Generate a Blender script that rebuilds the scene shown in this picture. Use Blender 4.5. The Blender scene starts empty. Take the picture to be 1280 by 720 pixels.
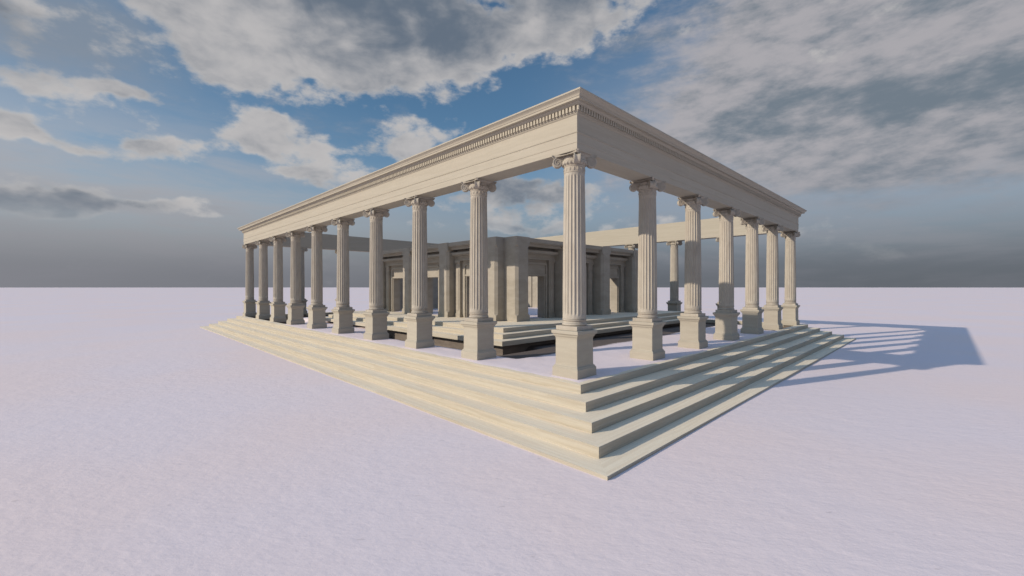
import bpy, bmesh, math, random
from math import sin, cos, pi, radians, atan2, hypot
from mathutils import Vector, Matrix, noise
random.seed(7)
sc = bpy.context.scene
COL = sc.collection

# ---------------------------------------------------------------- frame of the building
TH = 0.7752                     # turn of the building about the vertical
OX, OY = 1.2723, 8.7048         # nearest corner column
CAMH = 2.5
S, EX = 2.7609, 0.2665          # inner column spacing, extra width of the corner bays
NA, NB = 9, 6
LA, LB = NA*S + 2*EX, NB*S + 2*EX      # 25.38 x 17.10 between corner column centres
ZP = 0.703                      # top of the stepped platform
ZA = 5.186                      # underside of the entablature
ZC = 6.222                      # top of the cornice
# local x runs along the right hand facade, local y along the left hand facade
def W(x, y, z=0.0):
    return Vector((OX + x*cos(TH) - y*sin(TH), OY + x*sin(TH) + y*cos(TH), z))

# ---------------------------------------------------------------- node helpers
class NT:
    def __init__(s, tree): s.t = tree; s.n = tree.nodes; s.l = tree.links
    def new(s, typ, **kw):
        n = s.n.new(typ)
        for k, v in kw.items(): setattr(n, k, v)
        return n
    def put(s, sock, v):
        if isinstance(v, bpy.types.NodeSocket): s.l.new(v, sock)
        elif v is not None:
            if isinstance(v, (tuple, list)) and len(v) == 3 and sock.type == 'RGBA': v = (*v, 1)
            sock.default_value = v
    def m(s, op, a, b=None, c=None, clamp=False):
        n = s.new('ShaderNodeMath', operation=op); n.use_clamp = clamp
        s.put(n.inputs[0], a)
        if b is not None: s.put(n.inputs[1], b)
        if c is not None: s.put(n.inputs[2], c)
        return n.outputs[0]
    def vm(s, op, a, b=None):
        n = s.new('ShaderNodeVectorMath', operation=op)
        s.put(n.inputs[0], a)
        if b is not None: s.put(n.inputs[1], b)
        return n.outputs[0]
    def noise(s, vec, scale, detail=4, rough=.5, dist=0.0, lac=2.0):
        n = s.new('ShaderNodeTexNoise'); s.put(n.inputs['Vector'], vec)
        n.inputs['Scale'].default_value = scale; n.inputs['Detail'].default_value = detail
        n.inputs['Roughness'].default_value = rough; n.inputs['Distortion'].default_value = dist
        n.inputs['Lacunarity'].default_value = lac
        return n.outputs['Fac']
    def mapr(s, v, a, b, c=0., d=1., smooth=True):
        n = s.new('ShaderNodeMapRange'); n.interpolation_type = 'SMOOTHSTEP' if smooth else 'LINEAR'
        s.put(n.inputs['Value'], v)
        for k, x in zip(('From Min', 'From Max', 'To Min', 'To Max'), (a, b, c, d)): s.put(n.inputs[k], x)
        return n.outputs[0]
    def mix(s, f, a, b):
        n = s.new('ShaderNodeMix', data_type='RGBA')
        s.put(n.inputs[0], f); s.put(n.inputs[6], a); s.put(n.inputs[7], b)
        return n.outputs[2]
    def xyz(s, v):
        n = s.new('ShaderNodeSeparateXYZ'); s.put(n.inputs[0], v); return n.outputs
    def comb(s, x, y, z):
        n = s.new('ShaderNodeCombineXYZ')
        for i, v in enumerate((x, y, z)): s.put(n.inputs[i], v)
        return n.outputs[0]
    def mapping(s, vec, scale=(1, 1, 1), rot=(0, 0, 0), loc=(0, 0, 0)):
        n = s.new('ShaderNodeMapping'); s.put(n.inputs[0], vec)
        n.inputs['Scale'].default_value = scale; n.inputs['Rotation'].default_value = rot; n.inputs['Location'].default_value = loc
        return n.outputs[0]

def new_mat(name):
    m = bpy.data.materials.new(name); m.use_nodes = True
    t = NT(m.node_tree); t.n.clear()
    out = t.new('ShaderNodeOutputMaterial'); b = t.new('ShaderNodeBsdfPrincipled')
    t.l.new(b.outputs[0], out.inputs[0])
    return m, t, b

def stone(name, along, c0, c1, c2, streak=1.0, cross=22, bump=.25, rough=.75, pits=1.0, vary=0.0):
    """travertine: veins drawn out along one axis, cloudy patches, small pits"""
    m, t, b = new_mat(name)
    tc = t.new('ShaderNodeTexCoord'); oi = t.new('ShaderNodeObjectInfo')
    off = t.m('MULTIPLY', oi.outputs['Random'], 57.0)
    v = t.vm('ADD', tc.outputs['Object'], t.comb(off, off, t.m('MULTIPLY', off, .7)))
    k = dict(x=(.55, cross, cross), y=(cross, .55, cross), z=(7, 7, 2.2), h=(1.2, 1.2, cross))[along]
    warp = t.noise(v, 1.3, 2, .5)
    vv = t.vm('ADD', t.mapping(v, k), t.comb(t.m('MULTIPLY', warp, 1.2), t.m('MULTIPLY', warp, 1.2), t.m('MULTIPLY', warp, 1.2)))
    vein = t.noise(vv, 1.0, 5, .62)
    fine = t.noise(t.mapping(v, tuple(x*2.1 for x in k)), 1.0, 3, .6)
    cloud = t.noise(v, .8, 4, .55)
    grain = t.noise(v, 60, 3, .6)
    f = t.m('ADD', t.m('MULTIPLY', vein, .75*streak), t.m('MULTIPLY', fine, .25*streak))
    f = t.mapr(f, .36*streak, .64*streak)
    col = t.mix(f, c0, c1)
    col = t.mix(t.m('MULTIPLY', t.mapr(cloud, .45, .75), .55), col, c2)
    sp = t.m('ADD', .90, t.m('MULTIPLY', grain, .2))
    if vary: sp = t.m('MULTIPLY', sp, t.m('ADD', 1 - vary, t.m('MULTIPLY', oi.outputs['Random'], 2*vary)))
    mul = t.vm('MULTIPLY', col, t.comb(sp, sp, sp))
    t.l.new(mul, b.inputs['Base Color'])
    b.inputs['Roughness'].default_value = rough; b.inputs['Specular IOR Level'].default_value = .25
    pit = t.mapr(t.noise(t.mapping(v, tuple(max(x, 3)*2.4 for x in k)), 1.0, 2, .7), .28, .42)
    h = t.m('ADD', t.m('MULTIPLY', vein, .35), t.m('ADD', t.m('MULTIPLY', pit, .5*pits), t.m('MULTIPLY', grain, .25)))
    bp = t.new('ShaderNodeBump'); bp.inputs['Strength'].default_value = bump; bp.inputs['Distance'].default_value = .012
    t.l.new(h, bp.inputs['Height']); t.l.new(bp.outputs[0], b.inputs['Normal'])
    return m

C0 = (.39, .345, .275); C1 = (.47, .43, .36); C2 = (.44, .385, .31)
M_X = stone('travertine_along_x', 'x', C0, C1, C2, bump=.12)
M_Y = stone('travertine_along_y', 'y', C0, C1, C2, bump=.12)
T0 = (.77, .655, .50); T1 = (.86, .76, .60); T2 = (.83, .695, .53)  # treads get a paler tone than the risers
M_TX_ = stone('pale_tread_x', 'x', T0, T1, T2, bump=.08)
M_TY_ = stone('pale_tread_y', 'y', T0, T1, T2, bump=.08)
M_COL = stone('column_stone', 'z', (.365, .325, .275), (.425, .385, .33), (.39, .34, .285), bump=.15, vary=.05)
M_PED = stone('pedestal_stone', 'h', (.365, .33, .275), (.40, .365, .305), (.385, .34, .28), cross=9, bump=.12, vary=.05)
M_BX = stone('beam_stone_x', 'x', (.372, .336, .276), (.405, .367, .306), (.385, .34, .28), cross=12, bump=.07)
M_BY = stone('beam_stone_y', 'y', (.372, .336, .276), (.405, .367, .306), (.385, .34, .28), cross=12, bump=.07)
M_TX = stone('temple_stone', 'h', (.305, .275, .23), (.37, .335, .285), (.335, .295, .24), cross=3, bump=.12)
M_FOOT = stone('shaded_footing_stone', 'h', (.13, .108, .095), (.19, .16, .14), (.15, .125, .105), cross=5, bump=.2)  # stone darkened to read as the shaded gap under podium, pedestals and rim

# ---------------------------------------------------------------- object helpers
def tag(o, label=None, cat=None, group=None, kind=None):
    if label: o['label'] = label
    if cat: o['category'] = cat
    if group: o['group'] = group
    if kind: o['kind'] = kind
    return o
def empty(name, loc, rz):
    o = bpy.data.objects.new(name, None); o.empty_display_size = .3
    o.location = loc; o.rotation_euler = (0, 0, rz); COL.objects.link(o); return o
def build(name, bm, mats, parent=None, smooth=False, weld=False):
    if weld: bmesh.ops.remove_doubles(bm, verts=bm.verts, dist=1e-5)
    bmesh.ops.recalc_face_normals(bm, faces=bm.faces)
    me = bpy.data.meshes.new(name); bm.to_mesh(me); bm.free()
    for m in (mats if isinstance(mats, (list, tuple)) else [mats]): me.materials.append(m)
    if smooth:
        me.polygons.foreach_set('use_smooth', [True]*len(me.polygons))
    o = bpy.data.objects.new(name, me); COL.objects.link(o)
    if parent: o.parent = parent
    return o
def auto(o, ang=35):
    me = o.data
    bm = bmesh.new(); bm.from_mesh(me)
    for e in bm.edges:
        e.smooth = not (len(e.link_faces) == 2 and e.calc_face_angle(0) > radians(ang))
    bm.to_mesh(me); bm.free()
    me.polygons.foreach_set('use_smooth', [True]*len(me.polygons)); return o
def box(bm, x0, x1, y0, y1, z0, z1, mi=0):
    v = [bm.verts.new(p) for p in ((x0,y0,z0),(x1,y0,z0),(x1,y1,z0),(x0,y1,z0),(x0,y0,z1),(x1,y0,z1),(x1,y1,z1),(x0,y1,z1))]
    for q in ((3,2,1,0),(4,5,6,7),(0,1,5,4),(1,2,6,5),(2,3,7,6),(3,0,4,7)):
        bm.faces.new([v[i] for i in q]).material_index = mi
def ring(bm, rect, prof, closed=True, cap=False, tread=0):
    """mitred run of a moulding round a rectangle (x0,x1,y0,y1); prof = [(outward offset, z)]"""
    x0, x1, y0, y1 = rect
    loops = []
    for o, z in prof:
        loops.append([bm.verts.new(p) for p in ((x0-o, y0-o, z), (x1+o, y0-o, z), (x1+o, y1+o, z), (x0-o, y1+o, z))])
    n = len(prof)
    for i in range(n if closed else n-1):
        A, B = loops[i], loops[(i+1) % n]
        for k in range(4):
            f = bm.faces.new((A[k], A[(k+1) % 4], B[(k+1) % 4], B[k])); f.material_index = k % 2 + (2 if tread and abs(prof[i][1]-prof[(i+1) % n][1]) < 1e-6 and prof[i][1] > prof[i-1][1] - 1e-9 and i >= tread else 0)
    if cap:
        for L in (loops[0], loops[-1]): bm.faces.new(L)
def lathe(bm, prof, seg=32):
    L = []
    for r, z in prof: L.append([bm.verts.new((r*cos(2*pi*i/seg), r*sin(2*pi*i/seg), z)) for i in range(seg)])
    for A, B in zip(L, L[1:]):
        for i in range(seg): bm.faces.new((A[i], A[(i+1) % seg], B[(i+1) % seg], B[i]))
    bm.faces.new(L[0][::-1]); bm.faces.new(L[-1])
def sqloft(bm, prof):
    L = [[bm.verts.new((sx*h, sy*h, z)) for sx, sy in ((-1,-1),(1,-1),(1,1),(-1,1))] for h, z in prof]
    for A, B in zip(L, L[1:]):
        for i in range(4): bm.faces.new((A[i], A[(i+1) % 4], B[(i+1) % 4], B[i]))
    bm.faces.new(L[0][::-1]); bm.faces.new(L[-1])
def chamfered(bm, x0, x1, y0, y1, rings):
    """square pier whose corners are cut between stops; rings = [(z, cut)]"""
    L = []
    for z, c in rings:
        L.append([bm.verts.new(p) for p in ((x0+c,y0,z),(x1-c,y0,z),(x1,y0+c,z),(x1,y1-c,z),(x1-c,y1,z),(x0+c,y1,z),(x0,y1-c,z),(x0,y0+c,z))])
    for A, B in zip(L, L[1:]):
        for i in range(8): bm.faces.new((A[i], A[(i+1) % 8], B[(i+1) % 8], B[i]))
    bm.faces.new(L[0][::-1]); bm.faces.new(L[-1])

# ---------------------------------------------------------------- the column, built once
def torus_prof(r, z, h, n=6):
    return [(r + h/2*(cos(a)) , z + h/2 + h/2*sin(a)) for a in [(-pi/2 + pi*i/n) for i in range(n+1)]]
def make_column():
    root = empty('fluted_column', (0, 0, 0), TH)
    # pedestal
    p = bmesh.new()
    b = .02
    sqloft(p, [(.315, ZP-.035), (.318, ZP+.0), (.318, .885), (.312, .893), (.303, .897), (.301, .915), (.290, .925), (.279, .935), (.273, .955), (.272, .97), (.270, 1.47),
               (.274, 1.482), (.276, 1.5), (.288, 1.512), (.300, 1.53), (.303, 1.55), (.318, 1.562), (.332, 1.575), (.334, 1.628), (.328, 1.640)])
    o = build('pedestal', p, M_PED, root)
    bv = o.modifiers.new('worn edges', 'BEVEL'); bv.width = .004; bv.segments = 1; bv.limit_method = 'ANGLE'; bv.angle_limit = radians(60)
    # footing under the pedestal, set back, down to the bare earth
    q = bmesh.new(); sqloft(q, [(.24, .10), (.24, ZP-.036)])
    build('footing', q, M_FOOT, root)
    # base: square plinth, torus, scotia, torus
    q = bmesh.new(); sqloft(q, [(.262, 1.641), (.264, 1.646), (.264, 1.722), (.260, 1.728)])
    pl = build('plinth', q, M_COL, root)
    q = bmesh.new()
    prof = [(.22, 1.7285)] + torus_prof(.222, 1.7285, .058) + [(.236, 1.788), (.232, 1.80), (.226, 1.815), (.236, 1.826)] + torus_prof(.226, 1.827, .034) + [(.243, 1.866), (.240, 1.876)]
    lathe(q, prof, 48); auto(build('base_mouldings', q, M_COL, root), 50)
    # fluted shaft with entasis
    q = bmesh.new(); NF = 20; sub = 8; seg = NF*sub
    zb, zt = 1.877, 4.80
    def rad(z):
        t = (z-zb)/(zt-zb); return .2375 - .029*t**1.6
    zs = [zb, zb+.05, zb+.08, zb+.11] + [zb+.11+(zt-zb-.2)*i/10 for i in range(1, 11)] + [zt-.06, zt-.04, zt]
    L = []
    for z in zs:
        d = .0 if (z < zb+.06 or z > zt-.05) else (.6 if (z < zb+.09 or z > zt-.07) else 1.0)
        row = []
        for i in range(seg):
            a = 2*pi*i/seg; ph = (i % sub)/sub
            fl = 0 if ph < .16 else sin(pi*(ph-.12)/.88)**.7 if 0 < (ph-.12)/.88 < 1 else 0
            r = rad(z) - .021*d*max(0, fl)
            row.append(q.verts.new((r*cos(a), r*sin(a), z)))
        L.append(row)
    for A, B in zip(L, L[1:]):
        for i in range(seg): q.faces.new((A[i], A[(i+1) % seg], B[(i+1) % seg], B[i]))
    auto(build('shaft', q, M_COL, root), 38)
    # capital: necking, egg band, bell; abacus and four corner volutes as sub-parts
    q = bmesh.new()
    lathe(q, [(.208, 4.8005)] + torus_prof(.207, 4.802, .022, 4) + [(.209, 4.83), (.208, 4.925)] + torus_prof(.209, 4.93, .024, 4)
          + [(.216, 4.96), (.236, 4.985), (.256, 5.01), (.262, 5.03), (.25, 5.05), (.235, 5.062), (.235, 5.12)], 40)
    for i in range(20):                                     # eggs of the echinus and little leaves of the necking
        a = 2*pi*i/20
        bmesh.ops.create_uvsphere(q, u_segments=8, v_segments=6, radius=1, matrix=Matrix.Translation((.245*cos(a), .245*sin(a), 5.0)) @ Matrix.Rotation(a, 4, 'Z') @ Matrix.Diagonal((.022, .026, .036, 1)))
    for i in range(16):
        a = 2*pi*(i+.5)/16
        bmesh.ops.create_uvsphere(q, u_segments=6, v_segments=5, radius=1, matrix=Matrix.Translation((.210*cos(a), .210*sin(a), 4.875)) @ Matrix.Rotation(a, 4, 'Z') @ Matrix.Diagonal((.013, .022, .040, 1)))
    cap = build('capital', q, M_COL, root); auto(cap, 40)
    # abacus with hollow sides and cut corners
    q = bmesh.new(); L = []
    for z, g in ((5.125, -.016), (5.14, -.010), (5.155, 0), (5.1855, .004)):
        row = []
        for k in range(4):
            ca, sa = cos(k*pi/2), sin(k*pi/2)
            n = 10
            for i in range(n):
                t = -1 + 2*i/(n-1); y = t*(.335+g); x = (.335+g) - .072*(1-t*t) - .032
                row.append(q.verts.new((x*ca - y*sa, x*sa + y*ca, z)))
        L.append(row)
    n = len(L[0])
    for A, B in zip(L, L[1:]):
        for i in range(n): q.faces.new((A[i], A[(i+1) % n], B[(i+1) % n], B[i]))
    q.faces.new(L[0][::-1]); q.faces.new(L[-1])
    build('abacus', q, M_COL, cap)
    # volutes
    def volute(k):
        q = bmesh.new(); a = pi/4 + k*pi/2
        cr, cz, R = .345, 5.028, .098
        def P(s, z, w):          # s outward along the diagonal, w across it
            return (s*cos(a) - w*sin(a), s*sin(a) + w*cos(a), z)
        # scroll drum, waisted in the middle
        rows = []
        for w, rr in ((-.052, .80), (-.052, 1.0), (-.036, 1.0), (-.022, .90), (0, .86), (.022, .90), (.036, 1.0), (.052, 1.0), (.052, .80)):
            rows.append([q.verts.new(P(cr + R*rr*cos(2*pi*i/24), cz + R*rr*sin(2*pi*i/24), w)) for i in range(24)])
        for A, B in zip(rows, rows[1:]):
            for i in range(24): q.faces.new((A[i], A[(i+1) % 24], B[(i+1) % 24], B[i]))
        q.faces.new([q.verts.new(v.co) for v in rows[0]]); q.faces.new([q.verts.new(v.co) for v in rows[-1]])
        # raised spiral on each cheek
        for sg in (-1, 1):
            prev = None; N = 48
            for i in range(N+1):
                t = i/N; ang = pi/2 - t*2*pi*2.1; rr = R*(.90*(1-t)**1.0 + .12)
                wd = .012*(1-t*.5)
                pts = [P(cr + (rr+dr)*cos(ang), cz + (rr+dr)*sin(ang), sg*(.052+dw)) for dr, dw in ((-wd, -.002), (-wd, .012), (wd, .012), (wd, -.002))]
                cur = [q.verts.new(p) for p in pts]
                if prev:
                    for j in range(3): q.faces.new((prev[j], prev[j+1], cur[j+1], cur[j]))
                prev = cur
        # band that carries the scroll back under the abacus
        prev = None
        for i in range(9):
            t = i/8; s = .17 + (cr-.17)*t; top = 5.124 + .0*t; bot = 5.045 - .004*sin(pi*t) + .0*t
            cur = [q.verts.new(P(s, z, w)) for z, w in ((top, -.05), (top, .05), (bot, .05), (bot, -.05))]
            if prev:
                for j in range(4): q.faces.new((prev[j], prev[(j+1) % 4], cur[(j+1) % 4], cur[j]))
            prev = cur
        auto(build('volute', q, M_COL, cap), 40)
    for k in range(4): volute(k)
    return root
def copy_tree(o, parent=None):
    c = o.copy(); COL.objects.link(c); c.parent = parent
    for ch in list(o.children): copy_tree(ch, c)
    return c
ordn = ['', 'second', 'third', 'fourth', 'fifth', 'sixth', 'seventh', 'eighth', 'ninth']
def pos(i, n): return 0 if i == 0 else (LA if n == NA else LB) if i == n else EX + i*S
colspots = []
for j in range(NA+1):
    if j == 0: lb = 'fluted stone column at the near corner of the colonnade, on a square pedestal'
    elif j == NA: lb = 'fluted column ending the sunlit left side, at its far left corner'
    else: lb = f'{ordn[j]} fluted column from the near corner, along the sunlit left side'
    colspots.append((0, j, lb))
for i in range(1, NB+1):
    if i == NB: lb = 'fluted column ending the shaded right side, at its far right corner'
    else: lb = f'{ordn[i]} fluted column from the near corner, along the shaded right side'
    colspots.append((i, 0, lb))
for j in range(1, NA):
    colspots.append((NB, j, f'{ordn[j]} column of the far right row, counted from the right corner, beyond the inner temple'))
for i in range(1, NB+1):
    if i == NB: lb = 'column at the rearmost corner of the colonnade, hidden behind the inner temple'
    else: lb = f'{ordn[i]} column of the far left row, counted from the left corner'
    colspots.append((i, NA, lb))
proto = make_column()
for n, (i, j, lb) in enumerate(colspots):
    c = proto if n == 0 else copy_tree(proto)
    c.location = W(pos(i, NB), pos(j, NA), 0)
    tag(c, lb, 'column', 'columns of the outer colonnade', kind='thing')

# ---------------------------------------------------------------- entablature
RECT = (0, LB, 0, LA)
ent = empty('entablature', W(0, 0, 0), TH)
tag(ent, 'pale stone entablature with dentils and projecting cornice, carried on all the outer columns', 'entablature')
q = bmesh.new()
ring(q, RECT, [(-.270, ZA), (.268, ZA), (.272, ZA+.004), (.272, ZA+.150), (.279, ZA+.152), (.279, ZA+.335), (.290, ZA+.338), (.294, ZA+.352), (.282, ZA+.362), (-.270, ZA+.362)])
build('architrave', q, [M_BX, M_BY], ent)
q = bmesh.new()
ring(q, RECT, [(-.270, ZA+.362), (.274, ZA+.362), (.274, 5.872), (.284, 5.878), (.296, 5.890), (.300, 5.905), (-.270, 5.905)])
build('frieze', q, [M_BX, M_BY], ent)
q = bmesh.new()
ring(q, RECT, [(-.270, 5.905), (.312, 5.905), (.312, 5.918), (.318, 5.922), (.318, 6.026), (-.270, 6.026)])
DS = .0862; dw = .052
def dents(a0, a1, fn):
    n = int(round((a1-a0)/DS)); st = (a1-a0)/n
    for k in range(n):
        fn(a0 + st*(k+.5) - dw/2, a0 + st*(k+.5) + dw/2)
o1 = .362
dents(-o1, LB+o1, lambda a, b: (box(q, a, b, -o1, -.319, 5.928, 6.0255, 0), box(q, a, b, LA+.319, LA+o1, 5.928, 6.0255, 0)))
dents(-.319+.02, LA+.319-.02, lambda a, b: (box(q, -o1, -.319, a, b, 5.928, 6.0255, 1), box(q, LB+.319, LB+o1, a, b, 5.928, 6.0255, 1)))
build('dentil_band', q, [M_BX, M_BY], ent)
q = bmesh.new()
ring(q, RECT, [(-.270, 6.026), (.372, 6.026), (.380, 6.034), (.383, 6.045), (.398, 6.058), (.405, 6.068), (.405, 6.074), (.482, 6.072), (.484, 6.110), (.488, 6.116), (.496, 6.117), (.500, 6.132),
               (.512, 6.150), (.530, 6.165), (.548, 6.178), (.556, 6.186), (.565, 6.188), (.566, 6.216), (.560, ZC), (-.262, ZC), (-.270, ZC-.008)])
build('cornice', q, [M_BX, M_BY], ent)

# ---------------------------------------------------------------- stepped platform
plat = empty('stepped_platform', W(0, 0, 0), TH)
tag(plat, 'broad cream travertine steps running all round the foot of the colonnade', 'steps')
RS, TR = .1658, .408
for k in range(5):
    o = .6038 + k*TR; z1 = ZP - k*RS; z0 = z1 - RS if k < 4 else -.06
    inner = .30 if k == 0 else o - TR - .02
    q = bmesh.new(); e = .006
    ring(q, RECT, [(inner, z0-.001), (o, z0-.001), (o, z1-e), (o-e*.4, z1-e*.35), (o-e, z1), (inner, z1)], tread=3)
    build('step', q, [M_X, M_Y, M_TX_, M_TY_], plat)
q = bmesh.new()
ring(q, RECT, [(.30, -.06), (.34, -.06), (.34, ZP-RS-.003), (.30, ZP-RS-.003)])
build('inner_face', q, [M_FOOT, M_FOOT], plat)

# ---------------------------------------------------------------- snow
def snow_nodes(t, v, b):
    big = t.noise(v, .16, 3, .5); mid = t.noise(t.mapping(v, (1, 1.6, 1), rot=(0, 0, .5)), 2.2, 5, .6); fine = t.noise(v, 26, 4, .65)
    mid2 = t.noise(t.mapping(v, (1, 2.2, 1), rot=(0, 0, -.35)), 7.5, 4, .6)
    col = t.mix(t.mapr(big, .36, .64), (.775, .685, .715), (.805, .68, .675))
    sp = t.m('ADD', .965, t.m('MULTIPLY', mid2, .07))
    dk = t.m('SUBTRACT', 1.0, t.m('MULTIPLY', t.mapr(t.noise(t.mapping(v, (1, 2.4, 1), rot=(0, 0, .2)), 5.5, 3, .6), .64, .76), .15))
    sp = t.m('MULTIPLY', sp, dk)
    col = t.vm('MULTIPLY', col, t.comb(sp, sp, sp))
    h = t.m('ADD', t.m('MULTIPLY', mid, .9), t.m('ADD', t.m('MULTIPLY', mid2, .30), t.m('MULTIPLY', fine, .035)))
    bp = t.new('ShaderNodeBump'); bp.inputs['Strength'].default_value = .26; bp.inputs['Distance'].default_value = .06
    t.l.new(h, bp.inputs['Height'])
    return col, bp.outputs[0]
M_SNOW, t, b = new_mat('snow')
tc = t.new('ShaderNodeTexCoord')
col, nor = snow_nodes(t, tc.outputs['Object'], b)
t.l.new(col, b.inputs['Base Color']); t.l.new(nor, b.inputs['Normal'])
b.inputs['Roughness'].default_value = .85; b.inputs['Specular IOR Level'].default_value = .15

M_FLOOR, t, b = new_mat('snow_over_bare_earth')
tc = t.new('ShaderNodeTexCoord')
col, nor = snow_nodes(t, tc.outputs['Object'], b)
at = t.new('ShaderNodeAttribute'); at.attribute_name = 'snow'
n1 = t.noise(tc.outputs['Object'], 9, 5, .65)
msk = t.mapr(t.m('ADD', at.outputs['Fac'], t.m('MULTIPLY', t.m('SUBTRACT', n1, .5), .5)), .30, .62)
earth = t.mix(t.noise(tc.outputs['Object'], 14, 5, .6), (.10, .081, .072), (.18, .150, .136))
t.l.new(t.mix(msk, earth, col), b.inputs['Base Color']); t.l.new(nor, b.inputs['Normal'])
b.inputs['Roughness'].default_value = .9; b.inputs['Specular IOR Level'].default_value = .1

# ground: one sheet to the horizon, finer rings near the building
q = bmesh.new(); cols = []
radii = [0]; r = 1.5
while r < 9000: radii.append(r); r *= 1.22
seg = 96; prev = None
cx0, cy0 = 0.0, 12.0
for r in radii:
    if r == 0: cur = [q.verts.new((cx0, cy0, 0))]
    else:
        cur = []
        for i in range(seg):
            x, y = cx0 + r*cos(2*pi*i/seg), cy0 + r*sin(2*pi*i/seg)
            dz = (noise.noise(Vector((x*.12, y*.12, 0)))*.02) if r < 60 else 0
            cur.append(q.verts.new((x, y, min(0.0, dz-.012) if r < 60 else -.012)))
    if prev:
        for i in range(seg):
            if len(prev) == 1: q.faces.new((prev[0], cur[i], cur[(i+1) % seg]))
            else: q.faces.new((prev[i], cur[i], cur[(i+1) % seg], prev[(i+1) % seg]))
    prev = cur
g = build('ground', q, M_SNOW, smooth=True); tag(g, kind='structure')

# snow lying inside the platform, worn away to dark earth round the podium and under the far edges
PX0, PX1, PY0, PY1 = 1.31, LB-1.31, 3.555, 17.47     # lowest podium step (x = b, y = a)
def sstep(a, b, v):
    if b < a: return 1-sstep(b, a, v)
    t = min(1, max(0, (v-a)/(b-a))); return t*t*(3-2*t)
def bare(x, y):
    wob = .18*noise.noise(Vector((x*.9, y*.9, 3)))
    # left hand strip: crisp edge;  right hand strip: soft edge
    l = sstep(.55, .75, x+wob*.6) * (1-sstep(9.6, 12.0, y+wob*3)) * sstep(2.0, 2.6, y)
    rr = sstep(1.3, 3.0, y+wob) * sstep(.6, 1.4, x) * (1-sstep(9.0, 10.6, x+wob*2)) * (1 - sstep(4.6, 5.2, y))
    far = sstep(17.4, 19.0, y - .6*x + wob)*(1-sstep(1.1, 1.9, x + wob)) + sstep(21.6, 22.6, y+wob)
    right = sstep(15.2, 16.0, x+wob) + sstep(13.4, 14.4, x)*(1-sstep(-.1, .25, y))
    return min(1, max(l, rr, far, right))
q = bmesh.new(); st = .13
SE = .55
nx = int((LB+2*SE)/st); ny = int((LA+2*SE)/st)
gv = []; vals = []
for j in range(ny+1):
    row = []
    for i in range(nx+1):
        x = -SE + (LB+2*SE)*i/nx; y = -SE + (LA+2*SE)*j/ny
        bb = bare(x, y)
        hole = sstep(.50, .66, x + .1*noise.noise(Vector((x*.9, y*.9, 3)))) * (1-sstep(2.2, 2.9, x)) * (1-sstep(9.6, 11.4, y+.5*noise.noise(Vector((x*.9, y*.9, 3))))) * sstep(3.2, 3.6, y)
        edge = min(x+SE, y+SE, LB+SE-x, LA+SE-y)
        z = ZP + .010 + .010*noise.noise(Vector((x*.7, y*.7, 0))) + .007*noise.noise(Vector((x*3, y*3, 5)))
        z -= .03*sstep(.10, -.02, edge + .05*noise.noise(Vector((x*2.3, y*2.3, 7)))+.02)
        z -= .07*bb + .42*hole
        low = max(sstep(17.4, 19, y - .6*x)*(1-sstep(.9, 1.9, x)), sstep(21.4, 23.0, y), sstep(15.0, 16.3, x), sstep(13.0, 14.3, x)*(1-sstep(0, .6, y)))
        z -= .50*low
        row.append(q.verts.new((x, y, z))); vals.append(1-bb)
    gv.append(row)
for j in range(ny):
    for i in range(nx): q.faces.new((gv[j][i], gv[j][i+1], gv[j+1][i+1], gv[j+1][i]))
q.verts.index_update()
fl = build('snow', q, M_FLOOR, smooth=True)
a = fl.data.attributes.new('snow', 'FLOAT', 'POINT'); a.data.foreach_set('value', vals)
fl.location = W(0, 0, 0); fl.rotation_euler = (0, 0, TH); tag(fl, kind='structure')

# ---------------------------------------------------------------- podium of the inner temple
pod = empty('podium', W(0, 0, 0), TH)
tag(pod, 'three-step cream stone podium carrying the inner temple, with dark bare earth at its foot', 'podium')
pr, pt = .1395, .368
for k in range(3):
    z0 = .816 + k*pr; z1 = z0+pr
    rc = (PX0+k*pt, PX1-k*pt, PY0+k*pt, PY1-k*pt)
    q = bmesh.new(); e = .006
    ring(q, rc, [(-(pt+.5), z0), (0, z0), (0, z1-e), (-e*.4, z1-e*.4), (-e, z1), (-(pt+.1), z1)] if k < 2 else [(-.5, z0), (0, z0), (0, z1-e), (-e, z1)], closed=False, tread=3)
    if k == 2:
        x0, x1, y0, y1 = rc
        q.faces.new([q.verts.new(p) for p in ((x0+e, y0+e, z1), (x1-e, y0+e, z1), (x1-e, y1-e, z1), (x0+e, y1-e, z1))]).material_index = 2
    build('step', q, [M_X, M_Y, M_TX_, M_TY_], pod)
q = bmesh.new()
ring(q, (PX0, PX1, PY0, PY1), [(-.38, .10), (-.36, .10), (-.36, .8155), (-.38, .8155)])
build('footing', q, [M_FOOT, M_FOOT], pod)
ZT = .816 + 3*pr            # 1.2345
ZR = 4.385

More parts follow.
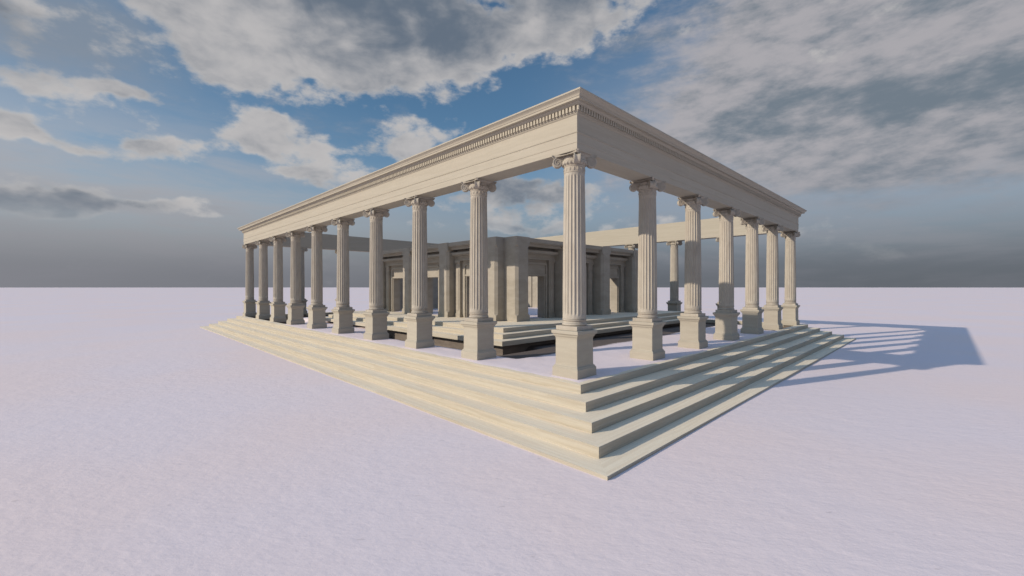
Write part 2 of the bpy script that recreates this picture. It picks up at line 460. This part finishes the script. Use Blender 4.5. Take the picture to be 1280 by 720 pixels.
# ---------------------------------------------------------------- inner temple
tmp = empty('inner_temple', W(0, 0, 0), TH)
tag(tmp, 'roofless stone temple with massive chamfered piers and doorways, standing on the podium inside the colonnade', 'temple')
FY, BY = 5.70, 16.66        # outer faces of the piers on the front / back sides (local y)
FX, BX = 3.626, LB-3.626       # outer faces on the left / right sides (local x)
A0, PA, B0, PB, PW = 6.363, 3.03, 4.05, 2.772, .70
A1 = A0+3*PA+PW             # 18.547
B1 = B0+3*PB+PW             # 15.30
WT = .38                    # wall thickness
cham = [(ZT+.0, .0005), (ZT+.20, .0005), (ZT+.27, .095), (ZR-.38, .095), (ZR-.29, .0005), (ZR, .0005)]
cham = [(z, max(c, .0005)) for z, c in cham]
piers = []
for k in range(4):
    piers.append((B0+k*PB, B0+k*PB+PW, FY, A0+WT*.9)); piers.append((B0+k*PB, B0+k*PB+PW, A1-WT*.9, BY))
    piers.append((FX, B0+WT*.9, A0+k*PA, A0+k*PA+PW)); piers.append((B1-WT*.9, BX, A0+k*PA, A0+k*PA+PW))
for n, (x0, x1, y0, y1) in enumerate(piers):
    d = .0007*(n % 4); q = bmesh.new()
    chamfered(q, x0+d, x1-d, y0+d, y1-d, [(z-(.001*(n % 4) if z == ZR else 0), c) for z, c in cham])
    build('pier', q, M_TX, tmp)
# a bay lives in its own frame: s along the wall, w outward from the wall's outer face, z up
def bay(to, s0, s1):
    """to(s,w,z) -> local point.  clear opening of the bay is s0..s1; wall outer face at w=0"""
    def bx(q, a, b, w0, w1, z0, z1):
        P = [to(a,w0,z0), to(b,w0,z0), to(b,w1,z0), to(a,w1,z0), to(a,w0,z1), to(b,w0,z1), to(b,w1,z1), to(a,w1,z1)]
        v = [q.verts.new(p) for p in P]
        for f in ((3,2,1,0),(4,5,6,7),(0,1,5,4),(1,2,6,5),(2,3,7,6),(3,0,4,7)): q.faces.new([v[i] for i in f])
    c = (s0+s1)/2; dh = .50; dz = 2.95
    q = bmesh.new(); e = .16
    bx(q, s0-e, c-dh, -WT, 0, ZT+.001, ZR-.31); bx(q, c+dh, s1+e, -WT, 0, ZT+.001, ZR-.31); bx(q, c-dh-.002, c+dh+.002, -WT+.002, -.002, dz, ZR-.312)
    wall = build('wall', q, M_TX, tmp)
    # two pilasters with base and cap
    for sg in (-1, 1):
        ps = c + sg*((s1-s0)/2 - .215); q = bmesh.new()
        zt = 3.615
        bx(q, ps-.185, ps+.185, 0, .15, ZT+.002, ZT+.12); bx(q, ps-.17, ps+.17, 0, .135, ZT+.12, ZT+.17)
        bx(q, ps-.155, ps+.155, 0, .115, ZT+.17, zt-.22)
        bx(q, ps-.095, ps+.095, .115, .135, ZT+.30, zt-.34)
        bx(q, ps-.17, ps+.17, 0, .13, zt-.22, zt-.19); bx(q, ps-.155, ps+.155, 0, .117, zt-.19, zt-.10)
        bx(q, ps-.18, ps+.18, 0, .14, zt-.10, zt-.05); bx(q, ps-.20, ps+.20, 0, .16, zt-.05, zt)
        build('pilaster', q, M_TX, wall)
    # entablature of the wall with its own small cornice
    q = bmesh.new()
    bx(q, s0-.1, s1+.1, 0, .14, 3.617, 3.67); bx(q, s0-.1, s1+.1, 0, .12, 3.67, 3.80)
    bx(q, s0-.1, s1+.1, 0, .18, 3.80, 3.835); bx(q, s0-.1, s1+.1, 0, .28, 3.835, 3.87); bx(q, s0-.1, s1+.1, 0, .31, 3.87, 3.945); bx(q, s0-.1, s1+.1, 0, .28, 3.945, 3.97)
    build('inner_cornice', q, M_TX, wall)
    # door surround with rounded shoulders
    q = bmesh.new()
    def path(hw, top, r, n=6):
        pts = [(c-hw, ZT+.003), (c-hw, top-r)]
        pts += [(c-hw+r-r*cos(pi/2*i/n), top-r+r*sin(pi/2*i/n)) for i in range(1, n+1)]
        pts += [(c+hw-r+r*sin(pi/2*i/n), top-r+r*cos(pi/2*i/n)) for i in range(0, n+1)]
        pts += [(c+hw, ZT+.003)]
        return pts
    o_ = path(dh+.12, 3.50, .14); i_ = path(dh+.05, 3.43, .08)
    prev = None
    for (a, za), (b_, zb_) in zip(o_, i_):
        cur = [q.verts.new(to(*p)) for p in ((a, 0, za), (a, .05, za), (b_, .05, zb_), (b_, 0, zb_))]
        if prev:
            for j in range(3): q.faces.new((prev[j], prev[j+1], cur[j+1], cur[j]))
        prev = cur
    bx(q, c-dh-.065, c+dh+.065, 0, .035, dz+.02, dz+.09)
    build('door_surround', q, M_TX, wall)
    # roof slab bridging the piers, two fasciae
    q = bmesh.new(); dp = to.depth
    bx(q, s0-.003, s1+.003, -WT, dp-.16, ZR-.308, ZR-.20); bx(q, s0-.003, s1+.003, -WT, dp-.07, ZR-.20, ZR-.165); bx(q, s0-.003, s1+.003, -WT, dp-.03, ZR-.165, ZR-.015)
    build('roof_slab', q, M_TX, wall)
class To:
    def __init__(s, fn, depth): s.fn = fn; s.depth = depth
    def __call__(s, a, w, z): return s.fn(a, w, z)
for k in range(3):
    s0 = B0+k*PB+PW; s1 = B0+(k+1)*PB
    bay(To(lambda a, w, z: (a, A0-.04-w, z), A0-.04-FY), s0, s1)
    bay(To(lambda a, w, z: (a, A1+.02+w, z), BY-A1-.02), s0, s1)
    s0 = A0+k*PA+PW; s1 = A0+(k+1)*PA
    bay(To(lambda a, w, z: (B0+.06-w, a, z), B0+.06-FX), s0, s1)
    bay(To(lambda a, w, z: (B1-.06+w, a, z), BX-B1+.06), s0, s1)
# solid corner blocks behind the paired piers and the wall stretches behind each pier
def core(*b6):
    q = bmesh.new(); box(q, *b6); build('wall_core', q, M_TX, tmp)
for k in range(4):
    e = .02
    core(B0+k*PB+e, B0+k*PB+PW-e, A0+.01, A0+WT, ZT+.002, ZR-.02); core(B0+k*PB+e, B0+k*PB+PW-e, A1-WT, A1-.01, ZT+.002, ZR-.02)
    if 0 < k < 3:
        core(B0+.01, B0+WT, A0+k*PA+e, A0+k*PA+PW-e, ZT+.002, ZR-.024); core(B1-WT, B1-.01, A0+k*PA+e, A0+k*PA+PW-e, ZT+.002, ZR-.024)
# snow blown onto the temple's open floor
q = bmesh.new(); nx = 40; gv = []
xa, xb, ya, yb = B0+WT-.3, B1-WT+.3, A0+WT-.3, A1-WT+.3
for j in range(nx+1):
    gv.append([q.verts.new((xa+(xb-xa)*i/nx, ya+(yb-ya)*j/nx, ZT+.012+.012*noise.noise(Vector((i*.3, j*.3, 9))))) for i in range(nx+1)])
for j in range(nx):
    for i in range(nx): q.faces.new((gv[j][i], gv[j][i+1], gv[j+1][i+1], gv[j+1][i]))
s2 = build('snow', q, M_SNOW, smooth=True); s2.location = W(0, 0, 0); s2.rotation_euler = (0, 0, TH); tag(s2, kind='structure')

# ---------------------------------------------------------------- sun
AZ, EL = radians(67.2), radians(22.25)
d = Vector((sin(AZ)*cos(EL), cos(AZ)*cos(EL), -sin(EL)))
ld = bpy.data.lights.new('sun', 'SUN'); ld.energy = 3.8; ld.angle = radians(.6); ld.color = (1, .875, .71)
lo = bpy.data.objects.new('sun', ld); COL.objects.link(lo); lo.location = (-20, -10, 20)
lo.rotation_euler = d.to_track_quat('-Z', 'Y').to_euler()

# ---------------------------------------------------------------- sky
w = bpy.data.worlds.new('World'); sc.world = w; w.use_nodes = True
w.cycles.sampling_method = 'MANUAL'; w.cycles.sample_map_resolution = 512
t = NT(w.node_tree); t.n.clear()
out = t.new('ShaderNodeOutputWorld')
sky = t.new('ShaderNodeTexSky'); sky.sky_type = 'NISHITA'; sky.sun_disc = False
sky.sun_elevation = EL; sky.sun_rotation = AZ + pi; sky.altitude = 300; sky.air_density = 1.0; sky.dust_density = 1.2; sky.ozone_density = 2.0
bg = t.new('ShaderNodeBackground'); bg.inputs[1].default_value = .12
t.l.new(t.vm('MULTIPLY', sky.outputs[0], (.66, .86, .90)), bg.inputs[0])
tc = t.new('ShaderNodeTexCoord'); D = t.vm('NORMALIZE', tc.outputs['Generated'])
X, Y, Z = t.xyz(D)
az = t.m('ARCTAN2', X, Y); el = t.m('ARCSINE', Z)
F = 533.4
def ae(u, v):
    x = (u-640)/F; return math.atan(x), math.atan((359-v)/F/math.sqrt(1+x*x))
def rr(u, v, rx, ry):
    a0, e0 = ae(u-rx, v); a1, _ = ae(u+rx, v); _, e1 = ae(u, v-ry); _, e2 = ae(u, v+ry)
    return (a1-a0)/2, (e1-e2)/2
# domain warp so that every cloud edge is ragged
wv = t.mapping(D, (1, 1, 1.7))
w1 = t.m('SUBTRACT', t.noise(wv, 5.0, 4, .6), .5)
w2 = t.m('SUBTRACT', t.noise(t.mapping(D, (1, 1, 1.7), loc=(7, 3, 1)), 5.0, 4, .6), .5)
azw = t.m('ADD', az, t.m('MULTIPLY', w1, .22)); elw = t.m('ADD', el, t.m('MULTIPLY', w2, .12))
AEW = t.comb(azw, elw, 0.0)
def blob(u, v, rx, ry, amp=1.0, rot=0.0):
    a0, e0 = ae(u, v); ra, re = rr(u, v, rx, ry)
    n = t.new('ShaderNodeMapping'); t.put(n.inputs[0], AEW)
    c, s_ = cos(rot)/ra, sin(rot)/ra
    n.inputs['Scale'].default_value = (1/ra, 1/re, 1); n.inputs['Location'].default_value = (-a0/ra, -e0/re, 0)
    d_ = t.new('ShaderNodeVectorMath', operation='DOT_PRODUCT'); t.l.new(n.outputs[0], d_.inputs[0]); t.l.new(n.outputs[0], d_.inputs[1])
    return t.m('POWER', .3679, d_.outputs['Value']), amp
def total(lst):
    s = 0.0
    for g, amp in lst: s = t.m('MULTIPLY_ADD', g, amp, s)
    return s
# --- noise for the body of the clouds, sampled twice for side light from the low sun at left
def fbm(off):
    return t.noise(t.mapping(D, (1, 1, 2.1), loc=off), 4.2, 6, .60, .15)
n0 = fbm((0, 0, 0)); n1 = t.noise(t.mapping(D, (1, 1, 2.1), loc=(.035, .02, .03)), 4.2, 4, .60, .15)
det = t.noise(t.mapping(D, (1, 1, 1.7)), 13, 5, .66)
vo = t.new('ShaderNodeTexVoronoi'); vo.inputs['Scale'].default_value = 15; vo.inputs['Detail'].default_value = 1; vo.inputs['Roughness'].default_value = .6; vo.normalize = True
vn = t.new('ShaderNodeTexNoise'); vn.inputs['Scale'].default_value = 7; vn.inputs['Detail'].default_value = 3; t.l.new(D, vn.inputs['Vector'])
t.l.new(t.vm('ADD', t.mapping(D, (1, 1, 1.5)), t.vm('MULTIPLY', vn.outputs['Color'], (.12, .12, .12))), vo.inputs['Vector'])
puff = t.m('SUBTRACT', .42, vo.outputs['Distance'])
cum = total([
    blob(330, -30, 240, 90, 1.1), blob(450, 42, 150, 58, 1.0), blob(570, 50, 60, 36, .7), blob(400, 78, 90, 28, .75), blob(690, 10, 80, 46, .95), blob(655, 48, 62, 24, .5), blob(300, 95, 46, 22, .75), blob(215, 40, 60, 34, .45),
    blob(10, 20, 150, 60, .45), blob(40, 100, 110, 16, .5), blob(150, 85, 40, 14, .35), blob(790, -70, 150, 50, .6), blob(622, 2, 26, 9, -.5), blob(560, 26, 40, 7, -.4, .2),
    blob(168, 118, 52, 13, .95), blob(340, 152, 66, 18, .80, -.15), blob(345, 182, 88, 15, .72), blob(205, 186, 52, 16, .78), blob(505, 180, 58, 36, .80), blob(385, 214, 70, 11, .62),
    blob(20, 168, 90, 20, .60), blob(110, 196, 80, 10, .5), blob(640, 245, 120, 22, .70), blob(640, 285, 90, 10, .75), blob(70, 250, 110, 17, .85), blob(260, 262, 80, 8, .45),
])
rag = t.m('MULTIPLY_ADD', puff, 1.0, t.m('ADD', t.m('MULTIPLY', t.m('SUBTRACT', n0, .5), 1.6), t.m('MULTIPLY', t.m('SUBTRACT', det, .5), 1.15)))
dens = t.m('ADD', cum, rag)
# elsewhere (outside the photograph) broken cloud from noise alone
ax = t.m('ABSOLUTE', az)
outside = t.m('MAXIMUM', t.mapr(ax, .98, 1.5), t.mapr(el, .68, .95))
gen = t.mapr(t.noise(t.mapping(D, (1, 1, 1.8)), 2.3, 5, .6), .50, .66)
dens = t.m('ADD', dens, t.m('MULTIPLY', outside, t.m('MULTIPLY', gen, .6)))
mask = t.mapr(dens, .30, .72)
# lit / shaded parts
side = t.m('MULTIPLY', t.m('SUBTRACT', n0, n1), 5.0)
dark = total([blob(480, 8, 250, 42, .95), blob(560, 65, 60, 30, .35), blob(30, 50, 190, 50, .62), blob(85, 254, 130, 16, .95), blob(640, 240, 120, 26, .6)])
relief = t.m('ADD', t.m('MULTIPLY', t.noise(t.mapping(D, (1, 1, 1.8), loc=(3, 1, 2)), 10, 5, .6, .4), .55), t.m('MULTIPLY', t.noise(t.mapping(D, (1, 1, 2.2), loc=(1, 4, 2)), 3.6, 3, .55), .45))
shade = t.m('ADD', t.m('MULTIPLY', dark, .80), t.m('ADD', .16, t.m('MULTIPLY', side, -.30)))
shade = t.m('ADD', shade, t.m('MULTIPLY', t.m('SUBTRACT', relief, .5), 2.2))
shade = t.m('MULTIPLY_ADD', puff, -.9, shade)
ccol = t.mix(t.mapr(shade, -.25, 1.0), (.50, .485, .485), (.130, .165, .215))
rim = t.m('MULTIPLY', t.mapr(dens, .85, .45), t.m('SUBTRACT', 1.0, t.m('MINIMUM', dark, 1.0)))
ccol = t.mix(t.m('MULTIPLY', rim, .55), ccol, (.60, .58, .56))
ccol = t.mix(outside, ccol, (.80, .76, .74))  # clouds out of view made brighter, as added fill for the shaded snow
# --- the streaky sheet at right
sv = t.mapping(D, (1, 1.2, 3.0), rot=(0, .32, 0))
s0 = t.noise(sv, 4.2, 5, .60, .25)
rip = t.noise(t.mapping(D, (1, 1, 2.6), rot=(0, .25, 0)), 15, 5, .62)
sheet = total([blob(1330, 60, 380, 110, 1.2), blob(1010, 50, 190, 105, 1.15), blob(900, 160, 190, 60, .62), blob(1080, 200, 260, 50, .55)])
sheet = t.m('ADD', sheet, t.m('ADD', t.m('MULTIPLY', t.m('SUBTRACT', s0, .5), 1.5), t.m('MULTIPLY', t.m('SUBTRACT', rip, .5), .55)))
smask = t.m('MULTIPLY', t.mapr(sheet, .12, .75), t.m('SUBTRACT', 1.0, outside))
sdark = total([blob(1240, 110, 260, 40, .8, .12), blob(1080, 120, 140, 26, .55, .12), blob(1180, -10, 220, 20, .3), blob(940, 150, 90, 14, .45, .1)])
ssh = t.m('ADD', t.m('MULTIPLY', sdark, .75), t.m('ADD', t.m('MULTIPLY', t.m('SUBTRACT', s0, .5), 1.5), t.m('MULTIPLY', t.m('SUBTRACT', .5, rip), 2.3)))
scol = t.mix(t.mapr(ssh, -.38, .85), (.40, .39, .415), (.165, .205, .25))
# --- thin veil and grey air over the horizon
veilv = t.noise(t.mapping(D, (1, 1, 5.5)), 3.0, 5, .6, .3)
veil_l = t.m('MULTIPLY', t.mapr(az, .05, -.75), t.m('MULTIPLY', t.mapr(el, .40, .16), t.mapr(veilv, .30, .62, .35, 1)))
veil_r = t.m('MULTIPLY', t.mapr(az, .0, .35), t.m('MULTIPLY', t.mapr(el, .60, .20), t.mapr(veilv, .22, .66, .65, 1)))
haze = t.m('MULTIPLY', t.mapr(el, t.mapr(ax, .0, .5, .34, .27), .03), .97)
hcol = t.mix(t.mapr(el, .20, .0), t.mix(t.mapr(az, -.35, .15), (.37, .37, .395), (.26, .295, .35)), t.mix(t.mapr(az, -.9, .1), (.205, .21, .238), (.12, .133, .155)))
hcol = t.mix(t.m('MULTIPLY', t.mapr(veilv, .40, .62), t.mapr(el, .02, .1, .15, .5)), hcol, (.27, .27, .30))
vcol = t.mix(t.mapr(az, -.3, .3), (.44, .425, .44), (.31, .335, .39))
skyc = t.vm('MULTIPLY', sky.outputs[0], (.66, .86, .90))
zenith_fill = t.m('ADD', 1.0, t.m('MULTIPLY', t.mapr(el, .70, 1.1), 2.0))  # extra brightness added to the unseen zenith to lift shadows on the snow
t.l.new(t.vm('MULTIPLY', skyc, t.comb(zenith_fill, zenith_fill, zenith_fill)), bg.inputs[0])
def bgs(c):
    n = t.new('ShaderNodeBackground'); t.put(n.inputs[0], c); n.inputs[1].default_value = 1.0; return n.outputs[0]
def mixs(f, a, b_):
    n = t.new('ShaderNodeMixShader'); t.put(n.inputs[0], f); t.l.new(a, n.inputs[1]); t.l.new(b_, n.inputs[2]); return n.outputs[0]
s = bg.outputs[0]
film = t.m('MULTIPLY', total([blob(40, 30, 210, 70, 1.0), blob(150, 60, 90, 45, .5)]), t.mapr(veilv, .2, .7, .7, 1.0))
s = mixs(t.m('MINIMUM', t.m('MULTIPLY', film, .85), .9), s, bgs((.225, .27, .335)))
s = mixs(t.m('MULTIPLY', veil_l, .8), s, bgs(vcol))
s = mixs(t.m('MULTIPLY', veil_r, .8), s, bgs(vcol))
s = mixs(smask, s, bgs(scol))
s = mixs(haze, s, bgs(hcol))
fade = t.mapr(el, .08, .17, .12, .96)
s = mixs(t.m('MULTIPLY', mask, fade), s, bgs(ccol))
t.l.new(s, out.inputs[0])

# ---------------------------------------------------------------- camera and output
cd = bpy.data.cameras.new('camera'); cam = bpy.data.objects.new('camera', cd); COL.objects.link(cam)
cam.location = (0, 0, CAMH); cam.rotation_euler = (radians(90), 0, 0)
cd.sensor_width = 36; cd.lens = 533.4/1280*36; cd.shift_y = -.84/1280; cd.clip_end = 20000; cd.clip_start = .05
sc.camera = cam
sc.view_settings.view_transform = 'Standard'; sc.view_settings.look = 'None'
sc.view_settings.exposure = 0; sc.view_settings.gamma = 1; sc.view_settings.use_curve_mapping = False
